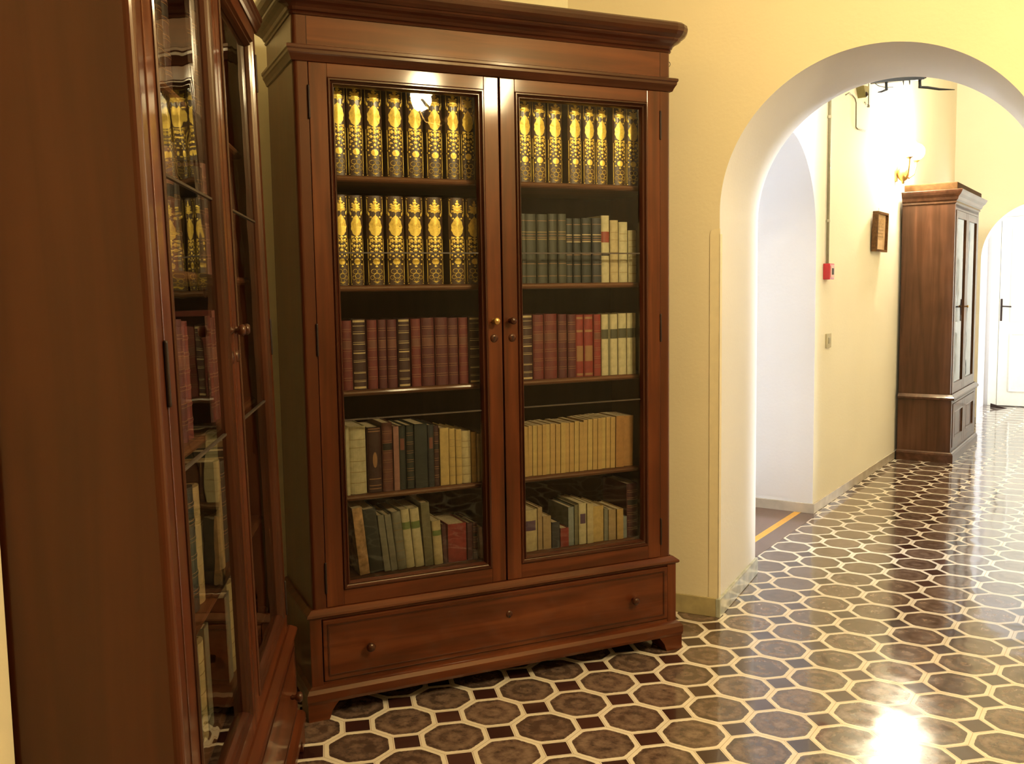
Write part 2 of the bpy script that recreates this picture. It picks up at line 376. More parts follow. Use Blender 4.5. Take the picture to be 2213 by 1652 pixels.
# corner guard on the left edge of the arch
mb = MB()
mb.box(-.050, -.010, -.003, .001, .078, 1.545); mb.box(-.013, -.010, -.003, .030, .078, 1.545)
mb.prism([(-.050,1.545),(-.010,1.545),(-.010,1.566),(-.030,1.566),(-.045,1.558)], -.003, .001, axis='y')
o = mb.build('trim_1', M['guard']); o.matrix_basis = frame_matrix(AX, AY, AYAW); struct(o)
# plain floor of the recess with its yellow line
def flat(name, d0, d1, mat, z, u0=-1.13, u1=-.001):
    mb = MB(); mb.box(u0, u1, d0, d1, -.02, z); o = mb.build(name, mat); o.matrix_basis = frame_matrix(LX, LY, LYAW); return struct(o)
flat('floor', -.032, .066, M['plainfloor'], .0012)
flat('trim_2', .066, .106, M['yline'], .0014)
flat('floor', .106, .60, M['purplefloor'], .0012)
flat('floor', .60, 1.6, M['purplefloor'], .0012, -2.3, .55)

# ------------------------------------------------------------------ tall glazed bookcase
BW, BD = 1.331, .40
def make_bookcase(Mx, label, dz=0.0):
    """dz lifts everything above the plinth a little (the near case stands slightly higher)"""
    root = empty('bookcase', Mx); tag(root, label, 'bookcase')
    wz, wx, wd, wdz = M['wz'], M['wx'], M['wdark'], M['wdarkz']
    z = dz
    # plinth and bracket feet
    b = MB(); b.wrap([(0,.055),(.030,.055),(.033,.065),(.033,.088),(.026,.100),(.012,.108),(0,.110)], BW, BD)
    b.box(0, BW, 0, BD, .06, .10+z); b.build('plinth', wx, root)
    for sx in (0, 1):
        f = MB(); s_ = 1 if sx == 0 else -1; x0 = -.030 if sx == 0 else BW+.030
        pts = [(0,0),(.066,0),(.070,.010),(.076,.028),(.088,.044),(.098,.055),(0,.055)]
        f.prism([(x0+s_*a, c) for a, c in pts], -.028, .07, axis='y'); f.build('foot', wx, root)
        f = MB(); f.box(*sorted((x0, x0+s_*.06)), BD-.09, BD-.002, 0, .055); f.build('foot', wx, root)
    # base with the drawer
    b = MB(); P = .014; z0, z1 = .100, .330+z
    b.box(-P, .024, -P, BD, z0, z1, .003); b.box(BW-.024, BW+P, -P, BD, z0, z1, .003)
    b.box(.024, BW-.024, -P+.002, .02, z0, z0+.018, .001, 1); b.box(.024, BW-.024, -P+.002, .02, z1-.012, z1, .001, 1)
    b.box(.02, BW-.02, BD-.02, BD, z0, z1, 0, 1)
    b.build('base', [wz, wx], root)
    b = MB(); b.wrap([(0,z1-.004),(.020,z1-.004),(.024,z1+.001),(.022,z1+.007),(.006,z1+.020),(0,z1+.021)], BW, BD); b.build('base_moulding', M['shelf'] if False else wx, root)
    d = MB(); d.box(.026, BW-.026, -P-.004, .012, z0+.020, z1-.014, .004); dr = d.build('drawer', wx, root)
    b = MB(); b.rect_mould(.040, BW-.040, z0+.034, z1-.028, [(0,-P-.0035),(.0,-P-.0065),(.005,-P-.0065),(.006,-P-.0035)], (0,0)); b.build('bead', wd, dr)
    for kx in (.172, 1.155):
        k = MB(); k.lathe([(.004,0),(.007,-.004),(.006,-.012),(.013,-.018),(.015,-.026),(.010,-.032),(.001,-.034)], (kx, -P-.004, .215+z*.6), 'y', 16); k.build('knob', wd, dr)
    k = MB(); k.lathe([(.012,0),(.011,-.002),(.004,-.003)], (.665, -P-.004, .238+z*.6), 'y', 16); k.box(.6635, .6665, -P-.008, -P-.006, .226+z*.6, .236+z*.6, 0, 1); k.build('keyhole', [wd, M['slot']], dr)
    # carcase
    U0, U1 = .340+z, 2.245+z
    for x0, x1, cx in ((0, .024, 0), (BW-.024, BW, 1)):
        rc = .014; pts = []
        for k in range(6):
            a = PI/2*k/5; pts.append((rc-rc*math.cos(a), rc-rc*math.sin(a)))
        pts += [(.044, 0), (.044, .026), (.022, .026), (.022, BD), (0, BD)]
        if cx: pts = [(BW-p, q) for p, q in pts][::-1]
        b = MB(); b.prism(pts, U0-.01, U1, smooth=False); b.build('side_panel', M['wside'], root)
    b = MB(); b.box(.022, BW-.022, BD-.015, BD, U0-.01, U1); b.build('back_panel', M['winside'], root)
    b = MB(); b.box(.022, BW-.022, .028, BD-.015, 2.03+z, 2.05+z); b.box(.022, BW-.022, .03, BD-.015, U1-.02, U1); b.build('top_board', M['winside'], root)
    b = MB(); b.box(.044, BW-.044, 0, .026, 2.032+z, 2.25+z); b.box(.0435, .0445, -.0008, 0, 2.07+z, 2.17+z, 0, 1); b.box(BW-.0445, BW-.0435, -.0008, 0, 2.07+z, 2.17+z, 0, 1); b.build('frieze', [wx, M['slot']], root)
    b = MB(); zz = z
    b.wrap([(0,2.026+zz),(.005,2.028+zz),(.008,2.036+zz),(.013,2.046+zz),(.016,2.050+zz),(.0165,2.058+zz),(.020,2.062+zz),(.020,2.070+zz),(.014,2.073+zz),(0,2.075+zz)], BW, BD); b.build('belt_moulding', wd, root)
    b = MB()
    b.wrap([(0,2.160),(.004,2.161),(.0065,2.166),(.004,2.170),(.009,2.173),(.013,2.181),(.022,2.188),(.034,2.194),(.040,2.199),(.042,2.204),(.046,2.205),(.056,2.213),(.063,2.224),(.066,2.236),(.063,2.247),(.054,2.254),(.04,2.256),(0,2.256)] if z == 0 else
           [(o_, q+z) for o_, q in [(0,2.160),(.004,2.161),(.0065,2.166),(.004,2.170),(.009,2.173),(.013,2.181),(.022,2.188),(.034,2.194),(.040,2.199),(.042,2.204),(.046,2.205),(.056,2.213),(.063,2.224),(.066,2.236),(.063,2.247),(.054,2.254),(.04,2.256),(0,2.256)]], BW, BD, rc=.012)
    b.build('cornice', wd, root)
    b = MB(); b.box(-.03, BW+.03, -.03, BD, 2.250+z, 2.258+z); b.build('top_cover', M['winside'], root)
    # shelves
    for sz in (1.703, 1.360, 1.027, .688, .420):
        b = MB(); t_ = .019
        pts = [(.058,-t_),(.052,-t_+.004),(.050,-t_/2),(.052,-.004),(.058,0),(BD-.016,0),(BD-.016,-t_)]
        b.prism([(y, sz+z+q) for y, q in pts], .0225, BW-.0225, axis='x'); b.build('shelf', M['shelf'], root)
    # doors
    mould = [(0,.004),(0,-.004),(.003,-.0065),(.007,-.0065),(.009,-.003),(.011,.0),(.014,.002),(.016,-.001),(.018,-.001),(.021,.004),(.024,.012),(.024,.020),(0,.020)]
    for side, (d0, d1, o0, o1, hx) in enumerate(((.0455, .6630, .101, .612, .0445), (.6690, 1.2855, .722, 1.232, 1.2865))):
        t0, t1 = U0+.012, 2.026+z; q0, q1 = .401+z, 1.985+z
        b = MB()
        b.box(d0, o0, -.002, .024, t0, t1, .002, 0); b.box(o1, d1, -.002, .024, t0, t1, .002, 0)
        b.box(o0, o1, -.0018, .024, q1, t1, .0015, 1); b.box(o0, o1, -.0018, .024, t0, q0, .0015, 1)
        dr = b.build('door', [wz, wx], root)
        b = MB(); b.rect_mould(o0, o1, q0, q1, mould, (1,0)); b.build('glazing_bead', [wd, wdz], dr)
        b = MB()
        b.add([(o0+.018,.0140,q0+.018),(o1-.018,.0140,q0+.018),(o1-.018,.0140,q1-.018),(o0+.018,.0140,q1-.018)], [(0,1,2,3)]); b.build('glass_pane', M['glass'], dr)
        for gz in ((1.461, .940) if dz == 0 else (1.506, 1.024)):
            b = MB(); b.box(o0+.020, o1-.020, .0105, .0175, gz+z-.0022, gz+z+.0022); b.build('glazing_bar', M['lead'], dr)
        kx = .634 if side == 0 else .694
        k = MB(); k.lathe([(.009,0),(.009,-.003),(.005,-.006),(.005,-.014),(.011,-.019),(.0125,-.026),(.009,-.031),(.001,-.032)], (kx, -.002, 1.237+z), 'y', 18)
        kn = k.build('knob', M['brass'] if side == 0 and dz == 0 else wd, dr)
        if side == 0 and dz == 0: kn['label'] = 'worn brass knob'
        k = MB(); ex = .634 if side == 0 else .700
        k.lathe([(.014,0),(.013,-.003),(.007,-.004)], (ex, -.002, 1.180+z), 'y', 18); k.lathe([(.003,-.0035),(.003,-.0042)], (ex, -.002, 1.182+z), 'y', 10, 1); k.box(ex-.0012, ex+.0012, -.0068, -.006, 1.172+z, 1.182+z, 0, 1)
        k.build('escutcheon', [wd, M['slot']], dr)
        for hz in (1.909, 1.195, .447):
            k = MB(); k.lathe([(.0005,-.0505),(.0033,-.0495),(.0036,-.046),(.0036,.046),(.0033,.0495),(.0005,.0505)], (hx, -.0035, hz+z), 'z', 10); k.build('hinge', M['iron'], dr)
    return root

LIFT = .020
MAIN_M = frame_matrix(MX, MY_, MYAW)
main_case = make_bookcase(MAIN_M, 'wide walnut bookcase with two glazed doors, full of old books, beside the arch')
hk = MB(); pts = [(BW+.001, .02, 2.135)]+[(BW+.006+.006*math.sin(a), .02, 2.128+.008*math.cos(a)) for a in [PI*k/8 for k in range(0, 11)]]
hk.tube(pts, .0012, 6); hk.build('hook', M['iron'], main_case)
LEFT_M = Matrix.Translation((0, 0, 0)) @ frame_matrix(LBX, LBY, LBYAW) @ Matrix.Rotation(-.0157, 4, 'X')
LEFT_M = Matrix.Translation((0, 0, .004)) @ LEFT_M
left_case = make_bookcase(LEFT_M, 'tall walnut bookcase seen from its side at the left, nearest the viewer', LIFT)

# ------------------------------------------------------------------ books
def cloth(name, c, rough=.55, coat=.1, var=.16): return plain('cover_'+name, tuple(x*.72 for x in c), rough, var=var, scale=45, coat=coat)
C = {
 'ornate': cloth('brown_leather', (.085,.040,.018), .4, .25), 'gdark': cloth('dark_green', (.055,.058,.036)), 'gblack': cloth('green_black', (.022,.030,.024)),
 'navy': cloth('blue_black', (.028,.032,.036)), 'cream': cloth('cream', (.62,.50,.25), .6), 'vellum': cloth('vellum', (.66,.58,.33), .6), 'tan': cloth('tan', (.46,.32,.15)),
 'red': cloth('dull_red', (.19,.028,.022)), 'maroon': cloth('maroon', (.12,.020,.020)), 'bred': cloth('bright_red', (.30,.032,.022)), 'brown': cloth('deep_brown', (.055,.016,.012)),
 'rbrown': cloth('red_brown', (.17,.055,.035)), 'pink': cloth('pinkish_brown', (.38,.18,.13)), 'yellow': cloth('yellowed', (.60,.42,.14), .65), 'ochre': cloth('ochre_paper', (.56,.36,.12), .7, 0),
 'orange': cloth('orange_brown', (.45,.22,.06), .65, 0), 'grey': cloth('grey_green', (.26,.25,.17)), 'olive': cloth('olive', (.20,.18,.09)), 'bluegrey': cloth('blue_grey', (.27,.30,.27)),
 'torn': cloth('torn_paper', (.60,.36,.16), .8, 0, .45), 'dullred': cloth('wine', (.085,.016,.018)), 'pale': cloth('pale_pink', (.62,.42,.33), .7, 0),
}
M['pages'] = plain('page_edges', (.58,.46,.28), .8, var=.2, scale=200)
M['lab_red'] = plain('label_red', (.25,.04,.02), .5); M['lab_dark'] = plain('label_dark_green', (.07,.065,.035), .5); M['lab_green'] = plain('label_green', (.15,.20,.06), .5)
M['lab_purple'] = plain('label_purple', (.09,.05,.09), .5); M['lab_brown'] = plain('label_brown', (.15,.05,.03), .5); M['lab_black'] = plain('label_black', (.02,.015,.012), .5)
M['line'] = plain('tooled_line', (.27,.19,.07), .5); M['paleband'] = plain('pale_gilt', (.52,.40,.20), .4, .2); M['dimgilt'] = plain('dim_gilt', (.30,.16,.07), .45, .2)

def spine_y(x, w, e): # depth of the rounded spine surface at x
    h = w/2; return e*(1-math.sqrt(max(0, 1-(x/h)**2*.92)))
def patch(mb, w, e, x0, x1, z0, z1, off=.0006, n=6, mi=0):
    vs = []
    for i in range(n+1):
        x = x0+(x1-x0)*i/n; y = spine_y(x, w, e)-off
        vs += [(x, y, z0), (x, y, z1), (x, y+off, z0), (x, y+off, z1)]
    fs = []
    for i in range(n):
        a = 4*i; fs += [(a, a+4, a+5, a+1), (a+2, a, a+4, a+6), (a+1, a+5, a+7, a+3)]
    mb.add(vs, fs, mi)
def poly(mb, w, e, pts, off=.0009, mi=0):
    cx = sum(p[0] for p in pts)/len(pts); cz = sum(p[1] for p in pts)/len(pts)
    cl = lambda x: max(-w/2*.985, min(w/2*.985, x))
    vs = [(cl(cx), spine_y(cl(cx), w, e)-off*1.6, cz)]+[(cl(x), spine_y(cl(x), w, e)-off, z) for x, z in pts]
    n = len(pts); mb.add(vs, [(0, 1+i, 1+(i+1) % n) for i in range(n)], mi)
def star(cx, cz, rx, rz, n=14, lob=0, amp=0.0, ph=0.0):
    return [(cx+rx*(1+amp*math.cos(lob*a+ph))*math.cos(a), cz+rz*(1+amp*math.cos(lob*a+ph))*math.sin(a)) for a in [2*PI*k/n for k in range(n)]]
def gilt_tooling(w, h, e):
    mb = MB(); W_ = w*.43; rnd = random.Random(int(w*1e5))
    P = lambda pts: poly(mb, w, e, [(x*W_, z*h) for x, z in pts])
    # top cluster: small figure on a pear shaped bouquet
    P(star(0,.955,.16,.016)); P(star(0,.925,.30,.018,18,5,.3)); P(star(0,.880,.62,.030,26,8,.22)); P(star(0,.845,.80,.022,26,9,.25))
    P(star(-.55,.905,.16,.012)); P(star(.55,.905,.16,.012)); P([(-.25,.835),(0,.80),(.25,.835)])
    for sx in (-1, 1):
        P([(sx*.95,.83),(sx*.75,.80),(sx*.80,.775),(sx*.98,.79)]); P(star(sx*.62,.76,.14,.010))
    # almond shaped medallion with scalloped edge
    med = []
    for k in range(44):
        a = 2*PI*k/44; s_ = math.sin(a); x = .86*math.cos(a)*(1-.30*max(0, s_)**2)*(1+.06*math.cos(11*a)); z = .655+.105*s_*(1 if s_ < 0 else 1.18)
        med.append((x, z))
    P(med); P([(-.13,.775),(0,.80),(.13,.775)])
    # scrolls under the medallion
    for sx in (-1, 1):
        P([(sx*.85,.555),(sx*.35,.545),(sx*.55,.530),(sx*.92,.520)]); P(star(sx*.55,.500,.28,.020,16,5,.3)); P(star(sx*.80,.465,.14,.014)); P(star(sx*.45,.440,.22,.016,14,4,.3))
        P([(sx*.90,.43),(sx*.60,.415),(sx*.85,.395)]); P(star(sx*.62,.375,.20,.012,14,3,.3)); P(star(sx*.80,.34,.12,.012))
        P(star(sx*.40,.325,.16,.010)); P(star(sx*.85,.29,.10,.010))
    P(star(0,.535,.32,.014,16,4,.2)); P(star(0,.495,.22,.028,18,6,.2)); P(star(0,.435,.18,.018,14)); P(star(0,.395,.30,.016,18,6,.3)); P(star(0,.35,.16,.016))
    # round boss
    P(star(0,.265,.50,.036,22,11,.07))
    P(star(-.75,.235,.12,.010)); P(star(.75,.235,.12,.010)); P(star(0,.21,.18,.010))
    # lattice at the foot, thin lines
    def ring(cx, cz, rx, rz, t=.16, n=18):
        for k in range(n):
            a, b_ = 2*PI*k/n, 2*PI*(k+1)/n
            P([(cx+rx*math.cos(a), cz+rz*math.sin(a)), (cx+rx*math.cos(b_), cz+rz*math.sin(b_)), (cx+rx*(1-t)*math.cos(b_), cz+rz*(1-t)*math.sin(b_)), (cx+rx*(1-t)*math.cos(a), cz+rz*(1-t)*math.sin(a))])
    ring(-.38,.155,.40,.028); ring(.38,.155,.40,.028); ring(0,.105,.45,.030); ring(-.62,.085,.28,.024); ring(.62,.085,.28,.024); ring(0,.06,.30,.022)
    P([(-.5,.045),(0,.020),(.5,.045),(0,.034)])
    for sx in (-1, 1):      # edge lines
        for z0, z1 in ((.03,.28),(.30,.52),(.80,.96)):
            P([(sx*1.02,z0),(sx*1.02,z1),(sx*1.09,z1),(sx*1.09,z0)])
    P([(-1.05,.975),(1.05,.975),(1.05,.983),(-1.05,.983)]); P([(-1.05,.012),(1.05,.012),(1.05,.019),(-1.05,.019)])
    return mb

MESH = {}
def book(root_M, cx, y, z, w, h, style, label, group, lean=0.0, depth=.19, lift=0.0):
    """round-backed or flat book standing spine out; returns the top-level object"""
    base, kind = style
    w = max(.006, w-.0012); key = (base, kind, round(w, 3), round(h, 2), depth)
    e = w*.22 if kind not in ('paper', 'plain') else w*.06
    nm = {'ornate': 'ornate_book', 'paper': 'paperback_book'}.get(kind, 'book')
    if key not in MESH:
        t = .0028 if kind != 'paper' else .0009
        n = 8; out = [(-w/2, depth)]+[(-w/2+w*i/n, spine_y(-w/2+w*i/n, w, e)) for i in range(n+1)]+[(w/2, depth)]
        inn = [(w/2-t, depth), (w/2-t, e+t+.002), (-w/2+t, e+t+.002), (-w/2+t, depth)]
        b = MB()
        # cover as a folded board: left board, spine, right board
        b.prism([(-w/2, e*.72), (-w/2+t, e*.72+.001), (-w/2+t, depth), (-w/2, depth)], 0, h)
        b.prism([(w/2-t, e*.72+.001), (w/2, e*.72), (w/2, depth), (w/2-t, depth)], 0, h)
        sp = [(-w/2+w*i/n, spine_y(-w/2+w*i/n, w, e)) for i in range(n+1)]
        b.prism(sp+[(w/2, e*.75+.002), (-w/2, e*.75+.002)], 0, h)
        if kind in ('bands', 'oldbands', 'gilt'):
            for fz in ((.16,.30,.44,.58,.72,.86) if kind != 'gilt' else (.12,.24,.40,.52,.66,.80,.92)):
                patch(b, w, e, -w*.49, w*.49, fz*h-.0022, fz*h+.0022, .0014)
        body = b; mats = [C[base]]
        def lines(fz, t_, mat, sc=.46, off=.0007):
            mats.append(mat); mi = len(mats)-1
            for q in fz: patch(b, w, e, -w*sc, w*sc, q*h, q*h+t_, off, 6, mi)
        pg = MB(); ins = .003 if kind != 'paper' else .0005
        pg.box(-w/2+t, w/2-t, e*.75+.002, depth-.003, ins, h-ins)
        deco = []
        def label_(z0_, z1_, mat, nm_='title_label', sc=.49):
            d = MB(); patch(d, w, e, -w*sc, w*sc, z0_*h, z1_*h); deco.append((nm_, d, mat))
        if kind == 'ornate': deco.append(('gilt_tooling', gilt_tooling(w, h, e), M['gold']))
        if kind == 'bands':
            lines([q+.016/ h*.2 for q in (.16,.30,.44,.58,.72,.86)], .0012, M['dimgilt']); lines([q-.018 for q in (.16,.30,.44,.58,.72,.86)], .0012, M['dimgilt'])
            label_(.60, .70, M['lab_brown'] if base in ('red','maroon','bred') else M['lab_black'], sc=.45)
        if kind == 'green':
            lines((.10,.28,.43,.66,.70,.90), .0018, M['dimgilt']); lines((.63,.735), .0030, M['paleband'] if base != 'gdark' else M['line'])
        if kind == 'gilt':
            for fz, t_ in ((.015,.028),(.11,.008),(.13,.004),(.23,.012),(.25,.003),(.39,.010),(.415,.005),(.51,.018),(.55,.004),(.64,.010),(.67,.006),(.79,.010),(.82,.004),(.90,.008),(.955,.030)):
                if M['paleband'] not in mats: mats.append(M['paleband'])
                patch(b, w, e, -w*.42, w*.42, fz*h, (fz+t_)*h, .0016, 6, 1)
        if kind == 'bredset': lines((.02,.72,.93), .008, M['dimgilt'], .42); label_(.25, .50, M['dimgilt'], sc=.42)
        if kind == 'darklabel': label_(.60, .755, M['lab_dark'])
        if kind == 'redlabel': label_(.60, .76, M['lab_red']); label_(.40, .445, M['lab_black'], 'lower_label')
        if kind == 'greenlabel': label_(.66, .78, M['lab_green'])
        if kind == 'purplelabel': label_(.50, .74, M['lab_purple'], sc=.35)
        if kind == 'lines': lines((.16,.32,.48,.68,.80), .0016, M['line'])
        if kind == 'oval':
            d = MB(); poly(d, w, e, star(0,.50*h,w*.16,.12*h,20)); deco.append(('oval_ornament', d, M['dimgilt'])); lines((.05,.10,.20,.93,.97), .003, M['dimgilt'], .42)
        if kind == 'sidelabel': label_(.62, .80, M['lab_brown'], sc=.3)
        o = body.build(nm, mats); kids = [pg.build('page_block', M['pages'], o)]
        for dn, dm, mat in deco: kids.append(dm.build(dn, mat, o))
        MESH[key] = o
    else:
        src = MESH[key]; o = src.copy(); COL.objects.link(o)
        for ch in list(src.children):
            c = ch.copy(); COL.objects.link(c); c.parent = o
    a = R(lean)
    zz = z+abs(math.sin(a))*w/2+.0006
    o.matrix_basis = root_M @ Matrix.Translation((cx, y, zz)) @ Matrix.Rotation(a, 4, 'Y')
    for k in ('label', 'category', 'group'):
        if k in o: del o[k]
    tag(o, label, 'book', group)
    return o

BC = 'in the wide bookcase'
def lab(desc, i, shelf, side): return f'{desc}, {ORD[i]} book from left on {shelf} shelf behind {side} door of the wide bookcase'
Z1, Z2, Z3, Z4, Z5 = 1.703, 1.360, 1.027, .688, .420
Y0 = .062
# top shelf and second shelf left: gold tooled volumes
for side, cs in (('left', (.1473,.2033,.2647,.3318,.4000,.4680,.5290,.5829)), ('right', (.7883,.8459,.9088,.9817,1.0403,1.0923,1.1600,1.2174))):
    for i, cx in enumerate(cs):
        gaps = [cs[j+1]-cs[j] for j in range(len(cs)-1)]
        w = min(gaps[max(0, i-1)], gaps[min(i, len(gaps)-1)])*.94
        book(MAIN_M, cx, Y0+.004*((i*7) % 3), Z1, min(.058, w), .283, ('ornate','ornate'), f'brown volume with gold spine, {ORD[i]} from left, top shelf, {side} door, wide bookcase', f'gold-tooled volumes on the top shelf, {side} door')
cs = (.1465,.1970,.2589,.3249,.3921,.4589,.5367,.5994)
for i, cx in enumerate(cs):
    gaps = [cs[j+1]-cs[j] for j in range(len(cs)-1)]; w = min(gaps[max(0, i-1)], gaps[min(i, len(gaps)-1)])*.93
    book(MAIN_M, cx, Y0+.003*((i*5) % 3), Z2, min(.060, w), .283, ('ornate','ornate'), f'brown volume with gold spine, {ORD[i]} from left, second shelf, left door, wide bookcase', 'gold-tooled volumes on the second shelf, left door')

def row(side, shelf, z, items, grp):
    for i, (u0, u1, h, style, desc, lean, dep) in enumerate(items):
        book(MAIN_M, (u0+u1)/2, Y0+(.002*((i*3) % 4)), z, u1-u0, h, style, f'{desc}, {ORD[i]} from left, {shelf} shelf, {side} door, wide bookcase', grp, lean, dep)
G = ('gdark','green'); GN = ('gblack','green')
row('right', 'second', Z2, [(.770,.7865,.236,G,'narrow dark green book',0,.17),(.7877,.8305,.236,G,'dark green ribbed book',0,.17),(.8317,.8730,.236,G,'dark green ribbed book',0,.17),(.8744,.9090,.238,G,'dark green ribbed book',0,.17),(.9103,.9435,.238,G,'dark green ribbed book',0,.17),
    (.9448,.9710,.224,GN,'blackish green book with pale lines',0,.17),(.9722,1.0035,.224,GN,'blackish green book with pale lines',0,.17),(1.0053,1.0445,.226,GN,'blackish green book with pale lines',0,.17),(1.0461,1.0850,.226,('navy','green'),'blackish book with pale lines',0,.17),
    (1.0862,1.1195,.236,('vellum','redlabel'),'tall cream book with red label',0,.15),(1.1214,1.1555,.220,('cream','lines'),'tan-cream book with dark lines',0,.15),(1.1565,1.1930,.214,('vellum','lines'),'cream book with fine lines',0,.15),(1.1943,1.2290,.185,('vellum','lines'),'short cream lined book at end',0,.15)], 'books on the second shelf, right door')
RB, MB_ = ('red','bands'), ('maroon','bands')
row('left', 'third', Z3, [(.138,.1700,.222,RB,'dull red book',0,.17),(.1709,.2185,.226,('brown','gilt'),'dark book with pale gilt bands',0,.17),(.2209,.2545,.222,RB,'dull red banded book',0,.17),(.2561,.2845,.222,MB_,'maroon banded book',0,.17),(.2855,.3190,.222,MB_,'maroon banded book',0,.17),(.3229,.3660,.224,('brown','gilt'),'dark book with pale gilt bands',0,.17),
    (.3686,.4020,.222,RB,'dull red banded book',0,.17),(.4037,.4490,.224,MB_,'maroon banded book',0,.17),(.4504,.4960,.224,MB_,'maroon banded book',0,.17),(.4977,.5340,.222,MB_,'maroon banded book',0,.17),(.5356,.5690,.222,RB,'dull red banded book',0,.17),(.5706,.6150,.224,('brown','gilt'),'dark book with pale gilt bands',0,.17)], 'red and brown volumes on the third shelf, left door')
DL = ('vellum','darklabel')
row('right', 'third', Z3, [(.7600,.8090,.226,('brown','gilt'),'dark book with pale gilt bands',0,.17),(.8124,.8540,.224,RB,'dull red banded book',0,.17),(.8553,.9065,.226,RB,'broad dull red banded book',0,.17),(.9078,.9430,.224,MB_,'maroon banded book',0,.17),(.9444,.9780,.224,MB_,'maroon banded book',0,.17),
    (.9794,1.0110,.220,('bred','bredset'),'bright red book with gilt label',0,.16),(1.0120,1.0495,.220,('bred','bredset'),'bright red book with gilt label',0,.16),(1.0505,1.0800,.220,('bred','bands'),'bright red book',0,.16),(1.0808,1.1090,.219,DL,'cream book with dark label',0,.15),(1.1094,1.1188,.218,('olive','plain'),'thin olive booklet',0,.15),
    (1.1192,1.1500,.219,DL,'cream book with dark label',0,.15),(1.1517,1.1862,.221,DL,'cream book with dark label',0,.15),(1.1866,1.2138,.221,DL,'cream book with dark label',0,.15),(1.2142,1.2270,.221,DL,'thin cream book with dark label',0,.15)], 'red and cream volumes on the third shelf, right door')
row('left', 'fourth', Z4, [(.1380,.1490,.224,('vellum','plain'),'thin whitish booklet',0,.16),(.1500,.2078,.221,('vellum','lines'),'broad cream-yellow book with dark lines',0,.17),(.2100,.2588,.214,('brown','oval'),'dark brown book with oval ornament',0,.17),(.2598,.2955,.226,('rbrown','bands'),'reddish brown book',0,.17),(.2965,.3160,.212,('pink','plain'),'slim pinkish brown book',0,.17),
    (.3163,.3410,.212,('gblack','sidelabel'),'slim greenish black book',0,.17),(.3417,.3690,.212,('gblack','bands'),'blackish green book',0,.17),(.3704,.4145,.214,('gblack','plain'),'broad blackish green book',0,.17),(.4156,.4375,.208,('navy','sidelabel'),'slim black book with worn label',0,.17),(.4384,.4575,.204,('brown','bands'),'slim dark brown book',0,.17),
    (.4590,.4910,.194,('yellow','plain'),'plain yellow book',0,.15),(.4915,.5140,.190,('yellow','lines'),'yellow lined book',0,.15),(.5145,.5360,.186,('yellow','lines'),'slim yellow lined book',0,.15),(.5376,.5718,.178,('cream','lines'),'pale yellow lined book',0,.15),(.5730,.5912,.172,('ochre','lines'),'slim ochre book',0,.15),(.5918,.6080,.166,('tan','lines'),'slim tan book',0,.15)], 'mixed volumes on the fourth shelf, left door')
items = [(.7650,.7840,.176,('ochre','paper'),'ochre paperback',0,.13)]
u = .785; k = 0; wr = random.Random(3)
while u < 1.122:
    w = min(1.135-u, .0155+.005*wr.random()); items.append((u, u+w, .176+.002*wr.random()+.010*(u-.78)/.35, (['ochre','yellow'][k % 3 == 1],'paper'), 'yellowed paperback', .8, .13)); u += w; k += 1
items += [(1.1358,1.1700,.188,('orange','paper'),'thick orange-brown paperback',.8,.13),(1.1710,1.2120,.186,('orange','paper'),'thickest orange-brown paperback',1.2,.13)]
row('right', 'fourth', Z4, items, 'yellowed paperbacks on the fourth shelf, right door')
row('left', 'lowest', Z5, [(.1720,.2060,.224,('torn','paper'),'leaning book with torn pale spine',-5.4,.17),(.2090,.2530,.212,('gblack','plain'),'leaning greenish black book',-5.6,.17),(.2560,.2780,.190,('grey','plain'),'leaning slim grey-green book',-6.0,.17),(.2790,.3010,.188,('grey','plain'),'leaning slim grey-green book',-6.0,.17),
    (.3020,.3330,.196,('grey','lines'),'leaning pale grey-green book',-5.4,.17),(.3340,.3630,.200,('vellum','greenlabel'),'leaning cream book with green label',-5.0,.17),(.3640,.3960,.200,('vellum','greenlabel'),'leaning cream book with green label',-4.8,.17),(.3970,.4270,.216,('olive','plain'),'tall olive-grey book',-3.2,.17),
    (.4300,.4620,.150,('cream','greenlabel'),'short cream-yellow book',-3.0,.16),(.4640,.4790,.134,('dullred','plain'),'slim dark red book',-2.5,.16),(.4805,.5480,.131,('bred','plain'),'short thick red book',0,.16),(.5500,.5690,.129,('dullred','plain'),'short wine red book',0,.16),(.5700,.5870,.129,('dullred','bands'),'short wine red book',0,.16),(.5990,.6120,.108,('pale','paper'),'small leaning pinkish cream booklet',-3.0,.14)], 'books leaning on the lowest shelf, left door')
row('right', 'lowest', Z5, [(.7600,.8180,.148,('cream','purplelabel'),'creamy olive book with dark label',0,.16),(.8190,.8375,.152,('tan','plain'),'slim cream-orange book',0,.16),(.8390,.8715,.118,('tan','plain'),'short orange-tan book',0,.16),(.8730,.9050,.093,('navy','plain'),'low blue-black book',0,.16),(.9060,.9400,.068,('bred','plain'),'very low red book',0,.12),
    (.9410,.9640,.140,('bluegrey','plain'),'slim blue-grey book',0,.16),(.9650,.9800,.146,('olive','plain'),'thin olive book',0,.16),(.9830,1.0145,.150,('vellum','purplelabel'),'cream book with purple label',0,.17),(1.0150,1.0410,.146,('cream','plain'),'plain cream book',0,.17),(1.0425,1.0865,.132,('yellow','plain'),'cream-yellow book',0,.16),(1.0870,1.1040,.120,('grey','plain'),'slim greyish book',0,.16),
    (1.1050,1.1360,.113,('tan','plain'),'tan-cream book',0,.16),(1.1390,1.1670,.112,('ochre','plain'),'ochre book with pale top',0,.16),(1.1675,1.1850,.080,('bluegrey','plain'),'low blue-grey booklet',0,.15),(1.1860,1.2350,.200,('dullred','bands'),'tall dark wine-red book',0,.18)], 'books on the lowest shelf, right door')

